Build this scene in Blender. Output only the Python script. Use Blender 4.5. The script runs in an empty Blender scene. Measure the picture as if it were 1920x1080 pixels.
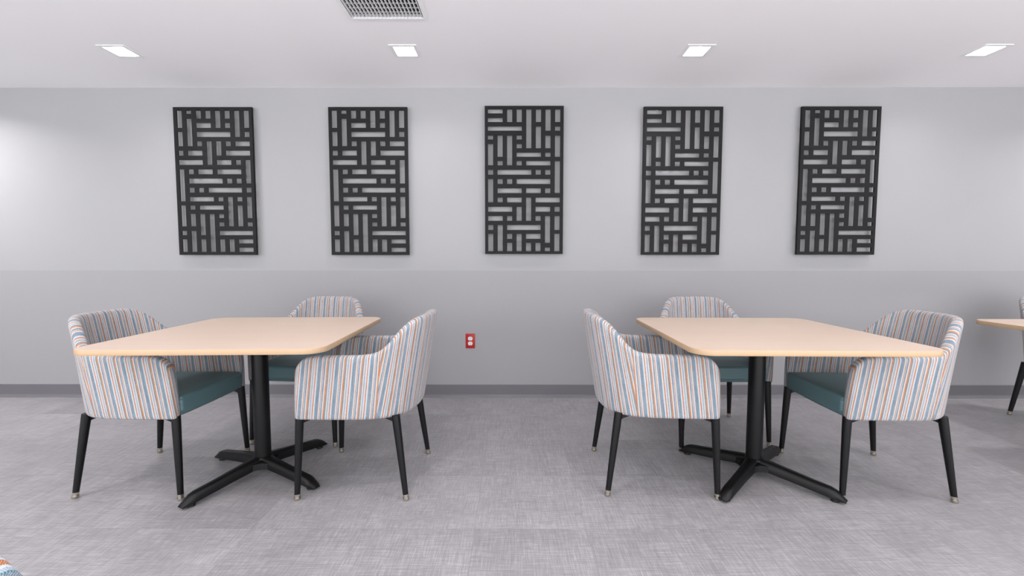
import bpy, bmesh, math, random
from mathutils import Vector, Matrix
random.seed(7)
PI = math.pi
scene = bpy.context.scene
col = scene.collection

# ------------------------------------------------------------------ camera
cd = bpy.data.cameras.new('camera'); cd.sensor_width = 36; cd.lens = 36 * 849.8 / 1920
cd.clip_start = 0.02
cam = bpy.data.objects.new('camera', cd); col.objects.link(cam)
cam.location = (0, 0, 1.1044)
cam.rotation_euler = (PI / 2 - 0.0642, -0.0003, 0.0024)
scene.camera = cam

# ------------------------------------------------------------------ light
scene.view_settings.view_transform = 'Standard'
scene.view_settings.look = 'None'
scene.view_settings.gamma = 1
scene.view_settings.exposure = 0.83
w = bpy.data.worlds.new('world'); scene.world = w; w.use_nodes = True
# soft daylight entering from the open side of the room, with added fill below the horizon to brighten the ceiling
wt = w.node_tree; bg = wt.nodes['Background']; bg.inputs[0].default_value = (0.965, 0.98, 1.0, 1)
tc_ = wt.nodes.new('ShaderNodeTexCoord'); sx_ = wt.nodes.new('ShaderNodeSeparateXYZ'); mr_ = wt.nodes.new('ShaderNodeMapRange')
wt.links.new(tc_.outputs['Generated'], sx_.inputs[0]); wt.links.new(sx_.outputs[2], mr_.inputs[0]); wt.links.new(mr_.outputs[0], bg.inputs[1])
mr_.inputs['From Min'].default_value = -.10; mr_.inputs['From Max'].default_value = .05
mr_.inputs['To Min'].default_value = 2.9; mr_.inputs['To Max'].default_value = 1.75

CEIL = 2.414; WALLY = 3.563
LAMP_X = (-2.478, -0.680, 1.156, 2.972); LAMP_Y = 2.95
LAMP_E = 98.0                                   # emission of the visible downlights
def lamp_light(x, y, power, size=0.12, spread=150):
    l = bpy.data.lights.new('unseen_lamp', 'AREA'); l.shape = 'SQUARE'; l.size = size
    l.energy = power; l.spread = math.radians(spread); l.color = (1, 0.985, 0.975)
    o = bpy.data.objects.new('unseen_lamp', l); col.objects.link(o)
    o.location = (x, y, CEIL - 0.012)
for x in (-4.31, 4.80): lamp_light(x, LAMP_Y, 12)
for y in (1.12, -0.71):  # unseen lamp rows, added for general light at the visible row's spacing
    for x in (-4.31, -2.478, -0.68, 1.156, 2.972, 4.8): lamp_light(x, y, 5)

# ------------------------------------------------------------------ materials
def new_mat(name):
    m = bpy.data.materials.new(name); m.use_nodes = True
    nt = m.node_tree; b = nt.nodes['Principled BSDF']
    return m, nt, b
def lin(c):
    c = [v / 255 for v in c]
    return tuple(v / 12.92 if v <= .04045 else ((v + .055) / 1.055) ** 2.4 for v in c) + (1,)
def N(nt, t, **kw):
    n = nt.nodes.new(t)
    for k, v in kw.items():
        if k.startswith('i_'):
            n.inputs[int(k[2:]) if k[2:].isdigit() else k[2:]].default_value = v
        else: setattr(n, k, v)
    return n
def L(nt, a, b): nt.links.new(a, b)
def math_n(nt, op, a, b=None, clamp=False):
    n = N(nt, 'ShaderNodeMath', operation=op); n.use_clamp = clamp
    for i, v in enumerate((a, b)):
        if v is None: continue
        if isinstance(v, (int, float)): n.inputs[i].default_value = v
        else: L(nt, v, n.inputs[i])
    return n.outputs[0]
def mix_c(nt, f, a, b, blend='MIX'):
    n = N(nt, 'ShaderNodeMix', data_type='RGBA', blend_type=blend)
    for i, v in ((0, f), (6, a), (7, b)):
        if isinstance(v, (int, float, tuple)): n.inputs[i].default_value = v
        else: L(nt, v, n.inputs[i])
    return n.outputs[2]
def noise(nt, vec, scale, detail=2, rough=.5):
    n = N(nt, 'ShaderNodeTexNoise'); n.inputs['Scale'].default_value = scale
    n.inputs['Detail'].default_value = detail; n.inputs['Roughness'].default_value = rough
    if vec is not None: L(nt, vec, n.inputs['Vector'])
    return n.outputs[0]
def bump(nt, b, h, strength, dist):
    n = N(nt, 'ShaderNodeBump'); n.inputs['Strength'].default_value = strength
    n.inputs['Distance'].default_value = dist; L(nt, h, n.inputs['Height']); L(nt, n.outputs[0], b.inputs['Normal'])
def mapping(nt, vec, scale=(1, 1, 1), rot=(0, 0, 0)):
    n = N(nt, 'ShaderNodeMapping'); n.inputs['Scale'].default_value = scale; n.inputs['Rotation'].default_value = rot
    L(nt, vec, n.inputs[0]); return n.outputs[0]
def simple(name, rgb, rough=.5, metal=0, grain=None, var=.04, spec=.5):
    m, nt, b = new_mat(name)
    tc = N(nt, 'ShaderNodeTexCoord').outputs['Object']
    n = noise(nt, tc, grain or 30, 3)
    c = lin(rgb)
    hi = tuple(min(1, v * (1 + var)) for v in c[:3]) + (1,); lo = tuple(v * (1 - var) for v in c[:3]) + (1,)
    L(nt, mix_c(nt, n, lo, hi), b.inputs['Base Color'])
    b.inputs['Roughness'].default_value = rough; b.inputs['Metallic'].default_value = metal
    b.inputs['Specular IOR Level'].default_value = spec
    return m, nt, b

M = {}
# painted back wall: light grey above, darker grey below the paint line
m, nt, b = new_mat('wall_paint')
geo = N(nt, 'ShaderNodeNewGeometry').outputs['Position']
sep = N(nt, 'ShaderNodeSeparateXYZ'); L(nt, geo, sep.inputs[0])
low = math_n(nt, 'LESS_THAN', sep.outputs[2], 1.012)
nz = noise(nt, geo, 1.7, 3)
up_c = mix_c(nt, nz, lin((154, 153, 155)), lin((158, 157, 159)))
lo_c = mix_c(nt, nz, lin((148, 147, 149)), lin((151, 150, 152)))
L(nt, mix_c(nt, low, up_c, lo_c), b.inputs['Base Color']); b.inputs['Roughness'].default_value = .62
bump(nt, b, noise(nt, geo, 220, 2), .08, .002)
M['wall'] = m
m, nt, b = simple('ceiling_paint', (238, 236, 239), .85, grain=1.2, var=.015); M['ceiling'] = m
M['base'] = simple('baseboard_rubber', (104, 102, 107), .45, grain=6)[0]

# woven-look vinyl tile floor
m, nt, b = new_mat('floor_tile')
geo = N(nt, 'ShaderNodeNewGeometry').outputs['Position']
sep = N(nt, 'ShaderNodeSeparateXYZ'); L(nt, geo, sep.inputs[0])
T = 0.4572
ux = math_n(nt, 'DIVIDE', math_n(nt, 'ADD', sep.outputs[0], 0.157 + 20 * T), T)
uy = math_n(nt, 'DIVIDE', math_n(nt, 'ADD', sep.outputs[1], -1.789 + 20 * T), T)
ix = math_n(nt, 'FLOOR', ux); iy = math_n(nt, 'FLOOR', uy)
fx = math_n(nt, 'FRACT', ux); fy = math_n(nt, 'FRACT', uy)
cmb = N(nt, 'ShaderNodeCombineXYZ'); L(nt, ix, cmb.inputs[0]); L(nt, iy, cmb.inputs[1])
wn = N(nt, 'ShaderNodeTexWhiteNoise'); L(nt, cmb.outputs[0], wn.inputs[0])
off = N(nt, 'ShaderNodeVectorMath', operation='MULTIPLY_ADD'); L(nt, wn.outputs[1], off.inputs[0])
off.inputs[1].default_value = (7, 7, 7); L(nt, geo, off.inputs[2])
pos = off.outputs[0]
a1 = noise(nt, mapping(nt, pos, (9, 330, 1)), 1, 2, .65)
a2 = noise(nt, mapping(nt, pos, (330, 9, 1)), 1, 2, .65)
a3 = noise(nt, mapping(nt, pos, (26, 700, 1)), 1, 1)
a4 = noise(nt, mapping(nt, pos, (700, 26, 1)), 1, 1)
big = noise(nt, pos, 5, 3)
s = math_n(nt, 'ADD', math_n(nt, 'ADD', a1, a2), math_n(nt, 'MULTIPLY', math_n(nt, 'ADD', a3, a4), .6))
s = math_n(nt, 'SUBTRACT', math_n(nt, 'DIVIDE', s, 3.2), .5)
s = math_n(nt, 'ADD', math_n(nt, 'MULTIPLY', s, 2.3), .5)
s = math_n(nt, 'ADD', s, math_n(nt, 'MULTIPLY', math_n(nt, 'SUBTRACT', big, .5), .35))
s = math_n(nt, 'ADD', s, math_n(nt, 'MULTIPLY', math_n(nt, 'SUBTRACT', wn.outputs[0], .5), .10), True)
rp = N(nt, 'ShaderNodeValToRGB'); L(nt, s, rp.inputs[0])
e = rp.color_ramp.elements
e[0].position = .12; e[0].color = lin((120, 116, 120)); e[1].position = .9; e[1].color = lin((184, 181, 185))
x1 = e.new(.5); x1.color = lin((147, 144, 147))
edge = math_n(nt, 'MINIMUM', math_n(nt, 'MINIMUM', fx, math_n(nt, 'SUBTRACT', 1, fx)), math_n(nt, 'MINIMUM', fy, math_n(nt, 'SUBTRACT', 1, fy)))
seam = math_n(nt, 'MULTIPLY', math_n(nt, 'LESS_THAN', edge, .0014), .45)
L(nt, mix_c(nt, seam, rp.outputs[0], lin((96, 92, 96))), b.inputs['Base Color'])
b.inputs['Roughness'].default_value = .42; b.inputs['Specular IOR Level'].default_value = .4
bump(nt, b, s, .15, .001)
M['floor'] = m

# maple laminate top and its edge band
def laminate(name, c1, c2, rough):
    m, nt, b = new_mat(name)
    tc = N(nt, 'ShaderNodeTexCoord').outputs['Object']
    g = noise(nt, mapping(nt, tc, (3, 60, 3)), 1, 4, .6); g2 = noise(nt, mapping(nt, tc, (1, 7, 1)), 1, 2)
    f = math_n(nt, 'ADD', math_n(nt, 'MULTIPLY', g, .6), math_n(nt, 'MULTIPLY', g2, .4))
    L(nt, mix_c(nt, f, lin(c1), lin(c2)), b.inputs['Base Color']); b.inputs['Roughness'].default_value = rough
    b.inputs['Specular IOR Level'].default_value = .35
    return m
M['maple'] = laminate('maple_laminate', (194, 173, 157), (205, 185, 170), .5)
M['maple_edge'] = laminate('maple_edge_band', (178, 148, 117), (188, 160, 130), .5)
M['black'] = simple('black_powder_coat', (10, 10, 12), .42, grain=90, var=.1, spec=.3)[0]
M['panel'] = simple('black_panel_paint', (17, 15, 18), .6, grain=40, var=.06, spec=.25)[0]
M['nickel'] = simple('nickel_glide', (190, 184, 172), .25, 1, grain=60)[0]
M['rubber'] = simple('black_rubber', (18, 18, 19), .6, grain=60)[0]
M['white_metal'] = simple('white_enamel', (232, 231, 233), .5, grain=20, var=.02)[0]
M['duct'] = simple('dark_duct', (58, 57, 60), .8, grain=20)[0]
M['red'] = simple('red_plastic', (165, 4, 9), .35, grain=20, var=.02)[0]
M['ivory'] = simple('white_plastic', (214, 220, 218), .35, grain=20, var=.02)[0]
M['slot'] = simple('dark_slot', (60, 42, 40), .6, grain=20)[0]

# teal vinyl
m, nt, b = simple('teal_vinyl', (82, 110, 115), .42, grain=8, var=.05)
tc = N(nt, 'ShaderNodeTexCoord').outputs['Object']
bump(nt, b, noise(nt, tc, 500, 2), .12, .001); M['teal'] = m

# striped woven upholstery; UV in metres, u across the stripes
m, nt, b = new_mat('striped_fabric')
uv = N(nt, 'ShaderNodeUVMap', uv_map='UVMap').outputs[0]
sp = N(nt, 'ShaderNodeSeparateXYZ'); L(nt, uv, sp.inputs[0])
wob = noise(nt, mapping(nt, uv, (900, 260, 1)), 1, 1)
u = math_n(nt, 'ADD', sp.outputs[0], math_n(nt, 'MULTIPLY', math_n(nt, 'SUBTRACT', wob, .5), .0034))
fr = math_n(nt, 'FRACT', math_n(nt, 'ADD', math_n(nt, 'DIVIDE', u, .0775), 40))
rp = N(nt, 'ShaderNodeValToRGB'); L(nt, fr, rp.inputs[0]); cr = rp.color_ramp; cr.interpolation = 'CONSTANT'
ORANGE = (172, 94, 12); RUST = (168, 92, 22); WHITE = (190, 194, 198); PEACH = (186, 154, 124); BLUE = (108, 122, 140)
TEAL = (72, 108, 120); SLATE = (94, 109, 124); LAV = (146, 162, 178)
stops = [(0, ORANGE), (.075, WHITE), (.11, LAV), (.17, BLUE), (.20, PEACH), (.235, WHITE), (.27, TEAL), (.335, RUST), (.41, PEACH),
         (.455, WHITE), (.49, SLATE), (.57, LAV), (.61, ORANGE), (.64, PEACH), (.675, WHITE), (.71, BLUE), (.76, SLATE), (.87, TEAL), (.91, LAV), (.955, WHITE)]
cr.elements[0].position = 0; cr.elements[0].color = lin(stops[0][1])
cr.elements[1].position = stops[-1][0]; cr.elements[1].color = lin(stops[-1][1])
for p_, c_ in stops[1:-1]:
    q = cr.elements.new(p_); q.color = lin(c_)
# herringbone flecks of white yarn
tri = math_n(nt, 'PINGPONG', u, .0065)
dg = math_n(nt, 'ADD', math_n(nt, 'MULTIPLY', sp.outputs[1], 230), math_n(nt, 'MULTIPLY', tri, 330))
dgf = math_n(nt, 'FRACT', math_n(nt, 'ADD', dg, 100))
fl = math_n(nt, 'GREATER_THAN', math_n(nt, 'ADD', dgf, math_n(nt, 'MULTIPLY', noise(nt, mapping(nt, uv, (700, 500, 1)), 1, 2), .6)), .92)
slow = noise(nt, mapping(nt, uv, (60, 14, 1)), 1, 2)
flk = math_n(nt, 'MULTIPLY', fl, math_n(nt, 'ADD', math_n(nt, 'MULTIPLY', slow, .9), .0), True)
c = mix_c(nt, flk, rp.outputs[0], lin((205, 209, 212)))
dk = math_n(nt, 'MULTIPLY', math_n(nt, 'GREATER_THAN', noise(nt, mapping(nt, uv, (520, 300, 1)), 1, 2), .6), .35)
c = mix_c(nt, dk, c, lin((84, 92, 108)))
L(nt, c, b.inputs['Base Color']); b.inputs['Roughness'].default_value = .9; b.inputs['Specular IOR Level'].default_value = .15
b.inputs['Sheen Weight'].default_value = .15
bump(nt, b, math_n(nt, 'ADD', dgf, wob), .35, .0012)
M['fabric'] = m

def emit(name, strength):
    m, nt, b = new_mat(name)
    b.inputs['Base Color'].default_value = (1, 1, 1, 1)
    b.inputs['Emission Color'].default_value = (1, .985, .975, 1); b.inputs['Emission Strength'].default_value = strength
    return m
M['lamp'] = emit('lit_diffuser', LAMP_E)

# ------------------------------------------------------------------ helpers
def obj(name, bm, mat, parent=None, smooth=False, loc=(0, 0, 0), auto=None):
    me = bpy.data.meshes.new(name)
    bmesh.ops.recalc_face_normals(bm, faces=bm.faces)
    bm.to_mesh(me); bm.free()
    for mm in (mat if isinstance(mat, (list, tuple)) else [mat]): me.materials.append(mm)
    if smooth or auto:
        me.polygons.foreach_set('use_smooth', [True] * len(me.polygons))
        if auto: me.set_sharp_from_angle(angle=math.radians(auto))
    o = bpy.data.objects.new(name, me); col.objects.link(o); o.location = loc
    if parent: o.parent = parent
    return o
def tag(o, label, cat, group=None, kind=None):
    o['label'] = label; o['category'] = cat
    if group: o['group'] = group
    if kind: o['kind'] = kind
    return o
def struct(o): o['kind'] = 'structure'; return o
def thing(name, label, cat, loc=(0, 0, 0), rz=0, group=None):
    o = bpy.data.objects.new(name, None); col.objects.link(o); o.location = loc; o.rotation_euler = (0, 0, rz)
    o.empty_display_size = .1
    return tag(o, label, cat, group)
def dup(root, loc, rz, label):
    r = root.copy(); col.objects.link(r); r.location = loc; r.rotation_euler = (0, 0, rz); r['label'] = label
    for ch in list(root.children):
        c = ch.copy(); col.objects.link(c); c.parent = r
        for g in list(ch.children):
            d = g.copy(); col.objects.link(d); d.parent = c
    return r
def box(bm, a, b, bev=0, seg=2):
    vs = [bm.verts.new((x, y, z)) for z in (a[2], b[2]) for y in (a[1], b[1]) for x in (a[0], b[0])]
    fs = [bm.faces.new([vs[i] for i in q]) for q in ((0, 2, 3, 1), (4, 5, 7, 6), (0, 1, 5, 4), (2, 6, 7, 3), (0, 4, 6, 2), (1, 3, 7, 5))]
    if bev:
        es = list({e for f in fs for e in f.edges})
        bmesh.ops.bevel(bm, geom=es, offset=bev, segments=seg, affect='EDGES', profile=.5)
def rings(bm, rs, n=24, cap=True):
    """rs: list of (center, radius) rings along an axis, horizontal circles"""
    out = []
    for c, r in rs:
        out.append([bm.verts.new((c[0] + r * math.cos(2 * PI * i / n), c[1] + r * math.sin(2 * PI * i / n), c[2])) for i in range(n)])
    for a, b_ in zip(out, out[1:]):
        for i in range(n): bm.faces.new((a[i], a[(i + 1) % n], b_[(i + 1) % n], b_[i]))
    if cap: bm.faces.new(out[0]); bm.faces.new(out[-1])
def cells(xs, ys, hole, z0, z1, tf=None):
    """solid slab over a grid, cells for which hole(cx,cy) is true are left open; tf maps (x,y,z)"""
    bm = bmesh.new(); V = {}
    tf = tf or (lambda x, y, z: (x, y, z))
    def v(i, j, k):
        if (i, j, k) not in V: V[(i, j, k)] = bm.verts.new(tf(xs[i], ys[j], (z0, z1)[k]))
        return V[(i, j, k)]
    nx, ny = len(xs) - 1, len(ys) - 1
    S = [[not hole((xs[i] + xs[i + 1]) / 2, (ys[j] + ys[j + 1]) / 2) for j in range(ny)] for i in range(nx)]
    s_ = lambda i, j: 0 <= i < nx and 0 <= j < ny and S[i][j]
    for i in range(nx):
        for j in range(ny):
            if not S[i][j]: continue
            bm.faces.new([v(i, j, 0), v(i, j + 1, 0), v(i + 1, j + 1, 0), v(i + 1, j, 0)])
            bm.faces.new([v(i, j, 1), v(i + 1, j, 1), v(i + 1, j + 1, 1), v(i, j + 1, 1)])
            if not s_(i - 1, j): bm.faces.new([v(i, j, 0), v(i, j, 1), v(i, j + 1, 1), v(i, j + 1, 0)])
            if not s_(i + 1, j): bm.faces.new([v(i + 1, j, 0), v(i + 1, j + 1, 0), v(i + 1, j + 1, 1), v(i + 1, j, 1)])
            if not s_(i, j - 1): bm.faces.new([v(i, j, 0), v(i + 1, j, 0), v(i + 1, j, 1), v(i, j, 1)])
            if not s_(i, j + 1): bm.faces.new([v(i, j + 1, 0), v(i, j + 1, 1), v(i + 1, j + 1, 1), v(i + 1, j + 1, 0)])
    return bm

# ------------------------------------------------------------------ room shell
X0, X1, Y0 = -6.5, 6.5, -1.2
bm = bmesh.new(); box(bm, (X0, Y0, -.06), (X1, WALLY + .12, 0)); struct(obj('floor', bm, M['floor']))
bm = bmesh.new(); box(bm, (X0, WALLY, 0), (X1, WALLY + .12, CEIL + .06)); struct(obj('wall_back', bm, M['wall']))
LH = .0625                                                     # half opening of a downlight
VX0, VX1, VY0, VY1 = -.880, -.482, 2.155, 2.553                # air grille opening
xs = sorted([X0, X1, VX0, VX1] + [x + s * LH for x in LAMP_X for s in (-1, 1)])
ys = [Y0, VY0, VY1, LAMP_Y - LH, LAMP_Y + LH, WALLY]
def chole(x, y):
    if VX0 < x < VX1 and VY0 < y < VY1: return True
    return abs(y - LAMP_Y) < LH and any(abs(x - q) < LH for q in LAMP_X)
struct(obj('ceiling', cells(xs, ys, chole, CEIL, CEIL + .02), M['ceiling']))
bm = bmesh.new(); box(bm, (X0 - .12, Y0, 0), (X0, WALLY + .12, CEIL + .06)); struct(obj('wall_left', bm, M['wall']))
bm = bmesh.new(); box(bm, (X1, Y0, 0), (X1 + .12, WALLY + .12, CEIL + .06)); struct(obj('wall_right', bm, M['wall']))
bm = bmesh.new()
prof = [(0, .103), (.004, .103), (.0065, .100), (.0065, .024), (.010, .014), (.018, .006), (.020, 0), (0, 0)]
A = [bm.verts.new((X0, WALLY - a, z)) for a, z in prof]; B = [bm.verts.new((X1, WALLY - a, z)) for a, z in prof]
for i in range(len(prof)):
    j = (i + 1) % len(prof); bm.faces.new((A[i], A[j], B[j], B[i]))
bm.faces.new(A); bm.faces.new(B)
struct(obj('baseboard_back', bm, M['base']))

# ------------------------------------------------------------------ downlights
def downlight():
    t = thing('recessed_downlight', 'x', 'ceiling light', group='row of square recessed ceiling lights')
    q = .086
    obj('trim', cells([-q, -LH, LH, q], [-q, -LH, LH, q], lambda x, y: abs(x) < LH and abs(y) < LH, -.004, 0), M['white_metal'], t)
    bm = bmesh.new(); d = .040; h = LH; k = .052
    lo = [bm.verts.new((sx * h, sy * h, -.002)) for sx, sy in ((-1, -1), (1, -1), (1, 1), (-1, 1))]
    hi = [bm.verts.new((sx * k, sy * k, d)) for sx, sy in ((-1, -1), (1, -1), (1, 1), (-1, 1))]
    for i in range(4): bm.faces.new((lo[i], lo[(i + 1) % 4], hi[(i + 1) % 4], hi[i]))
    obj('reflector', bm, M['white_metal'], t)
    bm = bmesh.new(); box(bm, (-k, -k, d - .001), (k, k, d + .012)); obj('diffuser', bm, M['lamp'], t)
    return t
dl = None
for x, lab in zip(LAMP_X, ('lit square recessed ceiling light above and in front of the far left black wall panel',
                           'lit square recessed ceiling light nearest the ceiling air grille',
                           'lit square recessed ceiling light in front of the fourth black panel from left',
                           'lit square recessed ceiling light at the far right of the ceiling')):
    if dl is None: dl = downlight(); dl.location = (x, LAMP_Y, CEIL); dl['label'] = lab
    else: dup(dl, (x, LAMP_Y, CEIL), 0, lab)

# ------------------------------------------------------------------ air grille
t = thing('air_grille', 'white ceiling air return grille with closely spaced blades over a dark duct', 'vent', ((VX0 + VX1) / 2, (VY0 + VY1) / 2, CEIL))
hw = (VX1 - VX0) / 2; o_ = hw + .018
obj('frame', cells([-o_, -hw + .004, hw - .004, o_], [-o_, -hw + .004, hw - .004, o_], lambda x, y: abs(x) < hw - .005 and abs(y) < hw - .005, -.006, 0), M['white_metal'], t)
nb = 20
for i in range(nb):
    bm = bmesh.new(); x = -hw + .012 + (2 * hw - .024) * i / (nb - 1)
    box(bm, (x - .0016, -hw + .003, -.005), (x + .0016, hw - .003, .010)); obj('blade', bm, M['white_metal'], t)
for i in range(9):
    bm = bmesh.new(); y = -hw + .03 + (2 * hw - .06) * i / 8
    box(bm, (-hw + .003, y - .0014, .0105), (hw - .003, y + .0014, .016)); obj('cross_bar', bm, M['white_metal'], t)
bm = bmesh.new(); d = .12
for a, b_ in (((-hw, -hw, d), (hw, hw, d + .004)), ((-hw, hw - .002, .02), (hw, hw + .002, d)), ((-hw, -hw - .002, .02), (hw, -hw + .002, d)),
              ((-hw - .002, -hw, .02), (-hw + .002, hw, d)), ((hw - .002, -hw, .02), (hw + .002, hw, d))): box(bm, a, b_)
obj('duct', bm, M['duct'], t)

# ------------------------------------------------------------------ fretwork wall panels
HOLES = [(70,80,162,107),(70,135,162,161),(70,188,284,215),(192,80,222,161),(253,80,283,161),(314,80,345,325),(374,80,407,161),
(435,80,468,215),(497,80,527,161),(372,188,406,325),(495,188,527,215),(70,245,102,270),(128,245,161,379),(190,245,222,433),(252,245,284,270),
(252,298,284,325),(432,245,466,325),(494,245,526,379),(70,298,101,433),(252,352,405,379),(432,352,465,379),(128,405,160,433),(250,405,283,433),
(311,405,465,433),(491,405,524,609),(70,461,101,492),(128,461,341,492),(369,461,403,492),(430,461,465,492),(69,519,101,668),(128,519,160,551),
(189,519,221,551),(249,519,465,551),(128,578,280,609),(309,578,402,609),(428,578,463,609),(128,637,160,668),(188,637,280,668),(309,637,341,786),
(369,637,523,668),(68,696,219,728),(248,696,280,786),(368,696,463,728),(488,696,521,728),(68,755,159,786),(188,755,219,786),(367,755,401,786),
(427,755,461,928),(488,755,520,845),(68,813,98,845),(127,813,159,982),(187,813,400,845),(67,870,98,982),(187,870,219,902),(247,870,279,982),
(307,870,400,902),(486,870,519,982),(187,928,218,982),(307,928,339,982),(366,928,399,982),(427,958,459,982)]
PW, PH, PD = .600, 1.120, .020
def snap(v, grid): return min(grid, key=lambda g: abs(g - v))
def panel_mesh():
    H_ = []
    for x0, y0, x1, y1 in HOLES:
        def nu(x, y): return (x - 50) / (498 - 13 * (y - 60) / 940)
        ym = (y0 + y1) / 2
        c0 = round((nu(x0, ym) - .0405) / .1216); c1 = round((nu(x1, ym) - .1050) / .1216)
        H_.append((.0405 + .1216 * c0, (y0 - 60) / 940, .1050 + .1216 * c1, (y1 - 60) / 940))
    xs = sorted({0, 1} | {h[0] for h in H_} | {h[2] for h in H_}); ys = sorted({0, 1} | {h[1] for h in H_} | {h[3] for h in H_})
    hole = lambda x, y: any(a < x < c and b_ < y < d for a, b_, c, d in H_)
    tf = lambda x, y, z: ((x - .5) * PW, z, (.5 - y) * PH)
    return cells(xs, ys, hole, 0, .005, tf)
def make_panel():
    t = thing('fretwork_panel', 'x', 'wall art', group='black geometric fretwork panels on the wall')
    obj('lattice', panel_mesh(), M['panel'], t)
    fx, fy = PW * .030, PH * .0185
    a, b_ = PW / 2, PH / 2
    obj('frame', cells([-a, -a + fx, a - fx, a], [-b_, -b_ + fy, b_ - fy, b_], lambda x, z: abs(x) < a - fx and abs(z) < b_ - fy, -.0004, PD,
                       lambda x, y, z: (x, z, y)), M['panel'], t)
    for sx in (-1, 1):
        for sz in (-1, 1):
            bm = bmesh.new(); box(bm, (sx * .19 - .008, PD - .002, sz * (b_ - .012) - .008), (sx * .19 + .008, PD + .0265, sz * (b_ - .012) + .008), .002)
            obj('standoff', bm, M['white_metal'], t)
    return t
PY = WALLY - PD - .026
pn = make_panel()
plist = [(-2.286, 1.694, PI, 'far left of the five black geometric fretwork wall panels'),
         (-1.105, 1.694, PI, 'second from left black fretwork wall panel, above the left table'),
         (.084, 1.702, 0, 'middle black fretwork wall panel, above and right of the red outlet'),
         (1.292, 1.696, 0, 'fourth from left black fretwork wall panel, above the right table'),
         (2.489, 1.697, PI, 'far right of the five black geometric fretwork wall panels')]
for i, (x, z, r, lab) in enumerate(plist):
    if i == 0: p = pn; p.location = (x, PY, z); p['label'] = lab
    else: p = dup(pn, (x, PY, z), 0, lab)
    p.rotation_euler = (0, r, 0)

# ------------------------------------------------------------------ red outlet
t = thing('wall_outlet', 'red duplex wall outlet with white sockets between the two tables', 'outlet', (-.339, WALLY, .455))
bm = bmesh.new(); box(bm, (-.037, -.007, -.058), (.037, 0, .058), .0035, 3); obj('cover_plate', bm, M['red'], t, auto=40)
for s_ in (1, -1):
    bm = bmesh.new(); n = 28
    pts = []
    for i in range(n):
        a = 2 * PI * i / n; x, z = .0178 * math.cos(a), .0178 * math.sin(a); pts.append((x, max(-.0145, min(.0145, z)) + s_ * .0195))
    f = [bm.verts.new((x, -.0095, z)) for x, z in pts]; g = [bm.verts.new((x, -.004, z)) for x, z in pts]
    bm.faces.new(f)
    for i in range(n): bm.faces.new((f[i], f[(i + 1) % n], g[(i + 1) % n], g[i]))
    r = obj('socket', bm, M['ivory'], t)
    for dx, dz, w_, h_ in ((-.0065, .004, .0013, .0045), (.0065, .004, .0013, .0038), (0, -.0075, .0026, .0026)):
        bm = bmesh.new(); cz = s_ * .0195 + dz
        box(bm, (dx - w_, -.0100, cz - h_), (dx + w_, -.009, cz + h_)); obj('slot', bm, M['slot'], r)
bm = bmesh.new(); bmesh.ops.create_cone(bm, cap_ends=True, segments=16, radius1=.003, radius2=.0025, depth=.002, matrix=Matrix.Translation((0, -.0078, 0)) @ Matrix.Rotation(PI / 2, 4, 'X'))
obj('screw', bm, M['red'], t)

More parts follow.
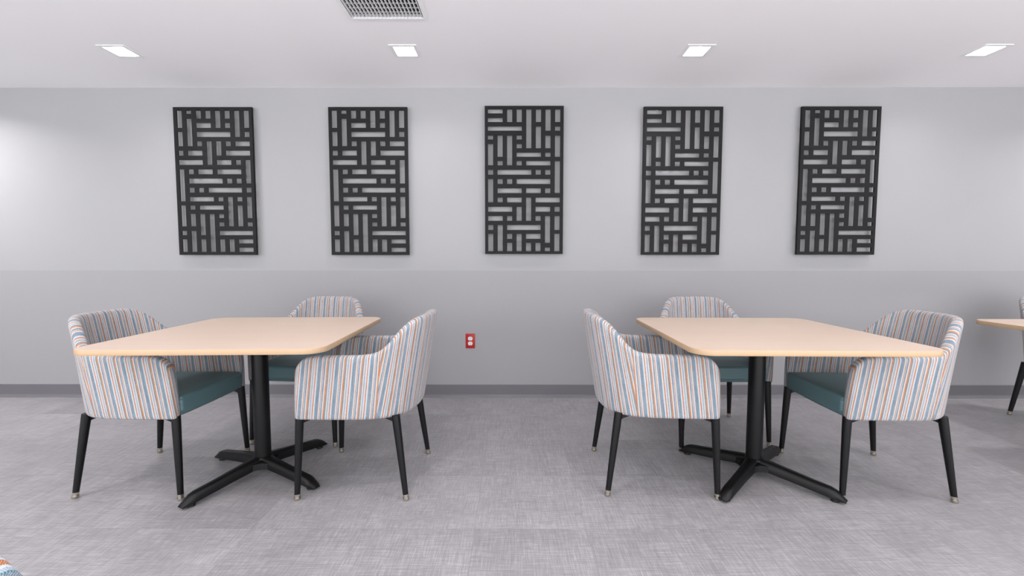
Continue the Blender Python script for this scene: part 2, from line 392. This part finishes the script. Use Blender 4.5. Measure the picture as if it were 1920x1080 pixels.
# ------------------------------------------------------------------ armchair
STN = [((.252, .272), (.240, .278, .606)), ((.212, .2735), (.204, .281, .668)), ((.13, .275), (.115, .285, .675)), ((.03, .275), (.012, .286, .674)),
       ((-.06, .272), (-.088, .286, .675)), ((-.125, .262), (-.158, .284, .692)), ((-.182, .240), (-.209, .256, .742)), ((-.223, .205), (-.257, .222, .804)),
       ((-.252, .153), (-.312, .184, .838)), ((-.268, .083), (-.344, .110, .843)), ((-.274, 0), (-.353, 0, .842))]
ROWS = [0, .07, .28, .52, .74, .91, 1]
ZB = .376; SEAM = 5
def chair_shell():
    full = [(i, 1) for i in range(11)] + [(i, -1) for i in range(9, -1, -1)]
    nS = len(full); C_ = 10
    def outer(k, w_):
        i, s_ = full[k]; (xb, yb), (xt, yt, zt) = STN[i]
        p_ = 3 if i < 3 else 1
        return Vector((xb + (xt - xb) * w_ ** p_, s_ * (yb + (yt - yb) * w_), ZB + (zt - ZB) * w_))
    bm = bmesh.new(); uvl = bm.loops.layers.uv.new('UVMap')
    O = []; I = []; ARC = []
    for r, w_ in enumerate(ROWS):
        row = [outer(k, w_) for k in range(nS)]
        inn = []
        for k in range(nS):
            a = row[max(0, k - 1)]; c = row[min(nS - 1, k + 1)]
            t_ = (c - a); t_.z = 0; t_.normalize()
            nrm = Vector((t_.y, -t_.x, 0))
            if nrm.dot(Vector((-row[k].x - .02, -row[k].y, 0))) < 0 and 3 < k < nS - 4: nrm = -nrm
            if k <= 3: nrm = Vector((0, -1, 0))
            if k >= nS - 4: nrm = Vector((0, 1, 0))
            th = .050 if min(k, nS - 1 - k) < 6 else .058 - .010 * w_
            q = row[k] + nrm * th
            inn.append(q)
        arc = [0] * nS
        for k in range(C_ + 1, nS): arc[k] = arc[k - 1] + (row[k].xy - row[k - 1].xy).length
        for k in range(C_ - 1, -1, -1): arc[k] = arc[k + 1] - (row[k].xy - row[k + 1].xy).length
        ARC.append(arc)
        O.append([bm.verts.new(q) for q in row]); I.append([bm.verts.new(q) for q in inn])
    def uvof(k, r, side, arm):
        if arm:
            x = O[r][k].co.x + .020 * ROWS[r]
            return (x + .01 - .06 * (.67 - O[r][k].co.z), O[r][k].co.z)
        return (ARC[r][k], O[r][k].co.z)
    def face(ids, arm, mi, dv=None):
        vs = [(O if s_ == 0 else I)[r][k] for k, r, s_ in ids]
        f = bm.faces.new(vs); f.material_index = mi; f.smooth = True
        for lp, (k, r, s_) in zip(f.loops, ids):
            u_, v_ = uvof(k, r, s_, arm)
            if dv == 'rim' and s_: v_ += .05
            if dv == 'cap' and s_: u_ += .05
            lp[uvl].uv = (u_, v_)
    nR = len(ROWS)
    for k in range(nS - 1):
        kk = min(k, nS - 2 - k); arm = kk < SEAM
        mi = 1 if not arm else (0 if k < C_ else 2)
        for r in range(nR - 1):
            face([(k, r, 0), (k + 1, r, 0), (k + 1, r + 1, 0), (k, r + 1, 0)], arm, mi)
            face([(k, r, 1), (k, r + 1, 1), (k + 1, r + 1, 1), (k + 1, r, 1)], arm, mi)
        face([(k, nR - 1, 0), (k + 1, nR - 1, 0), (k + 1, nR - 1, 1), (k, nR - 1, 1)], arm, mi, 'rim')
        face([(k, 0, 0), (k, 0, 1), (k + 1, 0, 1), (k + 1, 0, 0)], arm, mi, 'rim')
    for r in range(nR - 1):
        face([(0, r, 0), (0, r + 1, 0), (0, r + 1, 1), (0, r, 1)], True, 0, 'cap')
        face([(nS - 1, r, 0), (nS - 1, r, 1), (nS - 1, r + 1, 1), (nS - 1, r + 1, 0)], True, 2, 'cap')
    bmesh.ops.recalc_face_normals(bm, faces=bm.faces)
    me = bpy.data.meshes.new('shell_cage'); bm.to_mesh(me); bm.free()
    for _ in range(3): me.materials.append(M['fabric'])
    tmp = bpy.data.objects.new('shell_cage', me); col.objects.link(tmp)
    md = tmp.modifiers.new('s', 'SUBSURF'); md.levels = 3; md.render_levels = 3
    bpy.context.view_layer.update()
    ev = tmp.evaluated_get(bpy.context.evaluated_depsgraph_get())
    big_ = bpy.data.meshes.new_from_object(ev)
    bpy.data.objects.remove(tmp)
    out = []
    for mi, nm in ((0, 'armrest'), (1, 'backrest'), (2, 'armrest')):
        b2 = bmesh.new(); b2.from_mesh(big_); b2.verts.ensure_lookup_table()
        nl = b2.verts.layers.float_vector.new('keepn')
        for v_ in b2.verts: v_[nl] = v_.normal
        bmesh.ops.delete(b2, geom=[f for f in b2.faces if f.material_index != mi], context='FACES')
        for f in b2.faces: f.material_index = 0; f.smooth = True
        ns = [v_[nl].copy() for v_ in b2.verts]
        m2 = bpy.data.meshes.new(nm); b2.to_mesh(m2); b2.free()
        m2.materials.append(M['fabric'])
        m2.normals_split_custom_set_from_vertices(ns)
        out.append((nm, m2))
    return out
SHELL = chair_shell()
def make_chair():
    t = thing('dining_armchair', 'x', 'chair', group='striped upholstered armchairs')
    for nm, me in SHELL:
        o = bpy.data.objects.new(nm, me); col.objects.link(o); o.parent = t
    # seat cushion
    bm = bmesh.new(); nx, ny = 14, 14
    box(bm, (-.24, -.231, .384), (.254, .231, .476))
    bmesh.ops.subdivide_edges(bm, edges=list(bm.edges), cuts=5, use_grid_fill=True)
    for v_ in bm.verts:
        x, y, z = v_.co; fx_, fy_ = (x - .007) / .247, y / .231
        if z > .46: v_.co.z += .020 * (1 - fx_ * fx_) * (1 - fy_ * fy_)
        if x > .24: v_.co.x += .007 * (1 - fy_ * fy_)
        if x < .02:
            q = (.02 - x) / .26; v_.co.y *= 1 - .36 * q ** 2.4; v_.co.x = .02 - .245 * q
    sm = obj('seat', bm, M['teal'], t, smooth=True)
    md = sm.modifiers.new('bevel', 'BEVEL'); md.width = .034; md.segments = 6; md.limit_method = 'ANGLE'; md.angle_limit = math.radians(50)
    # black under frame with gussets at the leg tops
    bm = bmesh.new()
    box(bm, (-.19, -.205, .372), (.205, .205, .392), .003)
    for sx, sy in ((1, 1), (1, -1), (-1, 1), (-1, -1)):
        cx, cy = (.228, sy * .236) if sx > 0 else (-.198, sy * .212)
        hx = cx - sx * .05
        a = [bm.verts.new(p_) for p_ in ((cx, cy - .006, .384), (hx, cy - .006, .384), (hx, cy - .006, .372), (cx, cy - .006, .352))]
        b_ = [bm.verts.new((v_.co.x, cy + .006, v_.co.z)) for v_ in a]
        bm.faces.new(a); bm.faces.new(b_)
        for i in range(4): bm.faces.new((a[i], a[(i + 1) % 4], b_[(i + 1) % 4], b_[i]))
    obj('seat_frame', bm, M['black'], t)
    for (tx, ty, fx_, fy_) in ((.234, .243, .250, .258), (.234, -.243, .250, -.258), (-.200, .220, -.251, .2486), (-.200, -.220, -.251, -.2486)):
        def at(z):
            k = (.39 - z) / .39; return (tx + (fx_ - tx) * k, ty + (fy_ - ty) * k, z)
        bm = bmesh.new(); rings(bm, [(at(.39), .0190), (at(.34), .0185), (at(.20), .0160), (at(.026), .0125)], 28)
        lg = obj('leg', bm, M['black'], t, auto=50)
        bm = bmesh.new()
        rings(bm, [(at(.030), .0118), (at(.029), .0133), (at(.020), .0133), (at(.0195), .0112), (at(.0145), .0112), (at(.014), .0138), (at(.006), .0145), (at(.0015), .0125), (at(0), .0110)], 28)
        obj('glide', bm, M['nickel'], lg, auto=35)
    return t
chairs = [(-1.7707, 2.2694, -.0103, 'striped armchair at the left side of the left table, facing right'),
          (-.7359, 2.2645, 3.1243, 'striped armchair at the right side of the left table, facing left'),
          (-1.285, 2.868, -PI / 2 - .07, 'striped armchair behind the left table, facing the camera'),
          (.7038, 2.2893, -.0474, 'striped armchair at the left side of the right table, facing right'),
          (1.7687, 2.2581, 3.0927, 'striped armchair at the right side of the right table, facing left'),
          (1.258, 2.868, -PI / 2 - .02, 'striped armchair behind the right table, facing the camera'),
          (3.775, 2.915, -PI / 2, 'striped armchair cut by the right edge of the photo, behind the third table'),
          (-.566, .192, -.61, 'striped armchair in the foreground, only a corner showing at bottom left')]
proto = None
for x, y, a, lab in chairs:
    if proto is None: proto = make_chair(); proto.location = (x, y, 0); proto.rotation_euler = (0, 0, a); proto['label'] = lab
    else: dup(proto, (x, y, 0), a, lab)

# ------------------------------------------------------------------ tables
def make_table():
    t = thing('dining_table', 'x', 'table', group='square dining tables')
    S = 1.006; R_ = .085; TZ = .745; TH = .0235
    def outline(s_, r_, n=10):
        h = s_ / 2; pts = []
        for qx, qy, a0 in ((1, 1, 0), (-1, 1, PI / 2), (-1, -1, PI), (1, -1, 3 * PI / 2)):
            for i in range(n + 1):
                a = a0 + PI / 2 * i / n; pts.append((qx * (h - r_) + r_ * math.cos(a), qy * (h - r_) + r_ * math.sin(a)))
        return pts
    bm = bmesh.new(); P = outline(S - .003, R_ - .0015)
    lo = [bm.verts.new((x, y, TZ - TH + .003)) for x, y in P]; hi = [bm.verts.new((x, y, TZ)) for x, y in P]
    bm.faces.new(lo); bm.faces.new(hi)
    for i in range(len(P)): bm.faces.new((lo[i], lo[(i + 1) % len(P)], hi[(i + 1) % len(P)], hi[i]))
    obj('tabletop', bm, M['maple'], t)
    bm = bmesh.new(); rs = []
    for s_, z in ((S - .012, TZ - TH), (S - .003, TZ - TH + .001), (S, TZ - TH + .004), (S, TZ - .003), (S - .0025, TZ - .0004), (S - .006, TZ - .0006)):
        rs.append([bm.verts.new((x, y, z)) for x, y in outline(s_, R_ - (S - s_) / 2)])
    n = len(rs[0])
    for a, b_ in list(zip(rs, rs[1:])) + [(rs[-1], rs[0])]:
        for i in range(n): bm.faces.new((a[i], a[(i + 1) % n], b_[(i + 1) % n], b_[i]))
    obj('edge_band', bm, M['maple_edge'], t, auto=50)
    bm = bmesh.new(); rings(bm, [((0, 0, .09), .0385), ((0, 0, .70), .0385)], 40); obj('column', bm, M['black'], t, auto=50)
    bm = bmesh.new(); box(bm, (-.19, -.19, .712), (.19, .19, .7215), .002); rings(bm, [((0, 0, .69), .046), ((0, 0, .712), .06)], 32)
    obj('mounting_plate', bm, M['black'], t, auto=50)
    return t
def make_base(rot, t):
    """cast four-arm base: arms swept from a hub, one mesh"""
    bm = bmesh.new()
    prof = [  # r, z top, z bottom, half width at top, half width at bottom
        (.0, .096, .050, .026, .036), (.045, .096, .050, .0225, .034), (.09, .091, .045, .0185, .030), (.17, .080, .036, .0170, .027),
        (.26, .067, .026, .0165, .026), (.33, .058, .019, .017, .026), (.352, .050, .016, .017, .0255), (.378, .030, .013, .015, .023), (.392, .016, .011, .011, .018)]
    for k in range(4):
        a = rot + k * PI / 2; c, s_ = math.cos(a), math.sin(a); pr = None
        for r, zt, zb, wt, wb in prof:
            sec = [(-wb, zb), (-wb, zb + (zt - zb) * .55), (-wt - .002, zt - .004), (-wt + .003, zt), (wt - .003, zt), (wt + .002, zt - .004), (wb, zb + (zt - zb) * .55), (wb, zb)]
            ring = [bm.verts.new((r * c - y * s_, r * s_ + y * c, z)) for y, z in sec]
            if pr:
                for i in range(8): bm.faces.new((pr[i], pr[(i + 1) % 8], ring[(i + 1) % 8], ring[i]))
            pr = ring
        bm.faces.new(pr)
    # rounded webs between neighbouring arms
    for k in range(4):
        a0 = rot + k * PI / 2
        up_, dn = [], []
        for i in range(9):
            f = i / 8; ang = a0 + PI / 2 * f
            q = abs(f - .5) * 2
            rr = .068 + .050 * q ** 2.0
            up_.append(bm.verts.new((rr * math.cos(ang), rr * math.sin(ang), .080 - .004 * q))); dn.append(bm.verts.new((rr * 1.04 * math.cos(ang), rr * 1.04 * math.sin(ang), .048)))
        cu = bm.verts.new((0, 0, .094)); cdn = bm.verts.new((0, 0, .05))
        for i in range(8):
            bm.faces.new((up_[i], up_[i + 1], dn[i + 1], dn[i])); bm.faces.new((cu, up_[i + 1], up_[i])); bm.faces.new((cdn, dn[i], dn[i + 1]))
    rings(bm, [((0, 0, .088), .047), ((0, 0, .096), .043), ((0, 0, .098), .039)], 36)
    o = obj('base', bm, M['black'], t, auto=42)
    for k in range(4):
        a = rot + k * PI / 2; cx, cy = .348 * math.cos(a), .348 * math.sin(a)
        bm = bmesh.new(); rings(bm, [((cx, cy, .024), .006), ((cx, cy, .012), .006), ((cx, cy, .011), .016), ((cx, cy, .003), .018), ((cx, cy, 0), .017)], 24)
        obj('glide', bm, M['rubber'], o, auto=40)
tables = [(-1.2876, 2.2728, .0372, 1.1082, 'square light maple table on the left, above a black cross base'),
          (1.2314, 2.2599, -.0186, .7655, 'square light maple table right of the red outlet, on a black cross base'),
          (3.232, 2.205, .0, .8, 'light maple table cut off by the right edge of the photo')]
tp = None
for x, y, a, ba, lab in tables:
    if tp is None: tp = make_table(); t = tp; t.location = (x, y, 0); t.rotation_euler = (0, 0, a); t['label'] = lab; 
    else:
        t = tp.copy(); col.objects.link(t); t.location = (x, y, 0); t.rotation_euler = (0, 0, a); t['label'] = lab
        for ch in base_parts: c = ch.copy(); col.objects.link(c); c.parent = t
    if t is tp: base_parts = list(tp.children)
    make_base(ba - a, t)
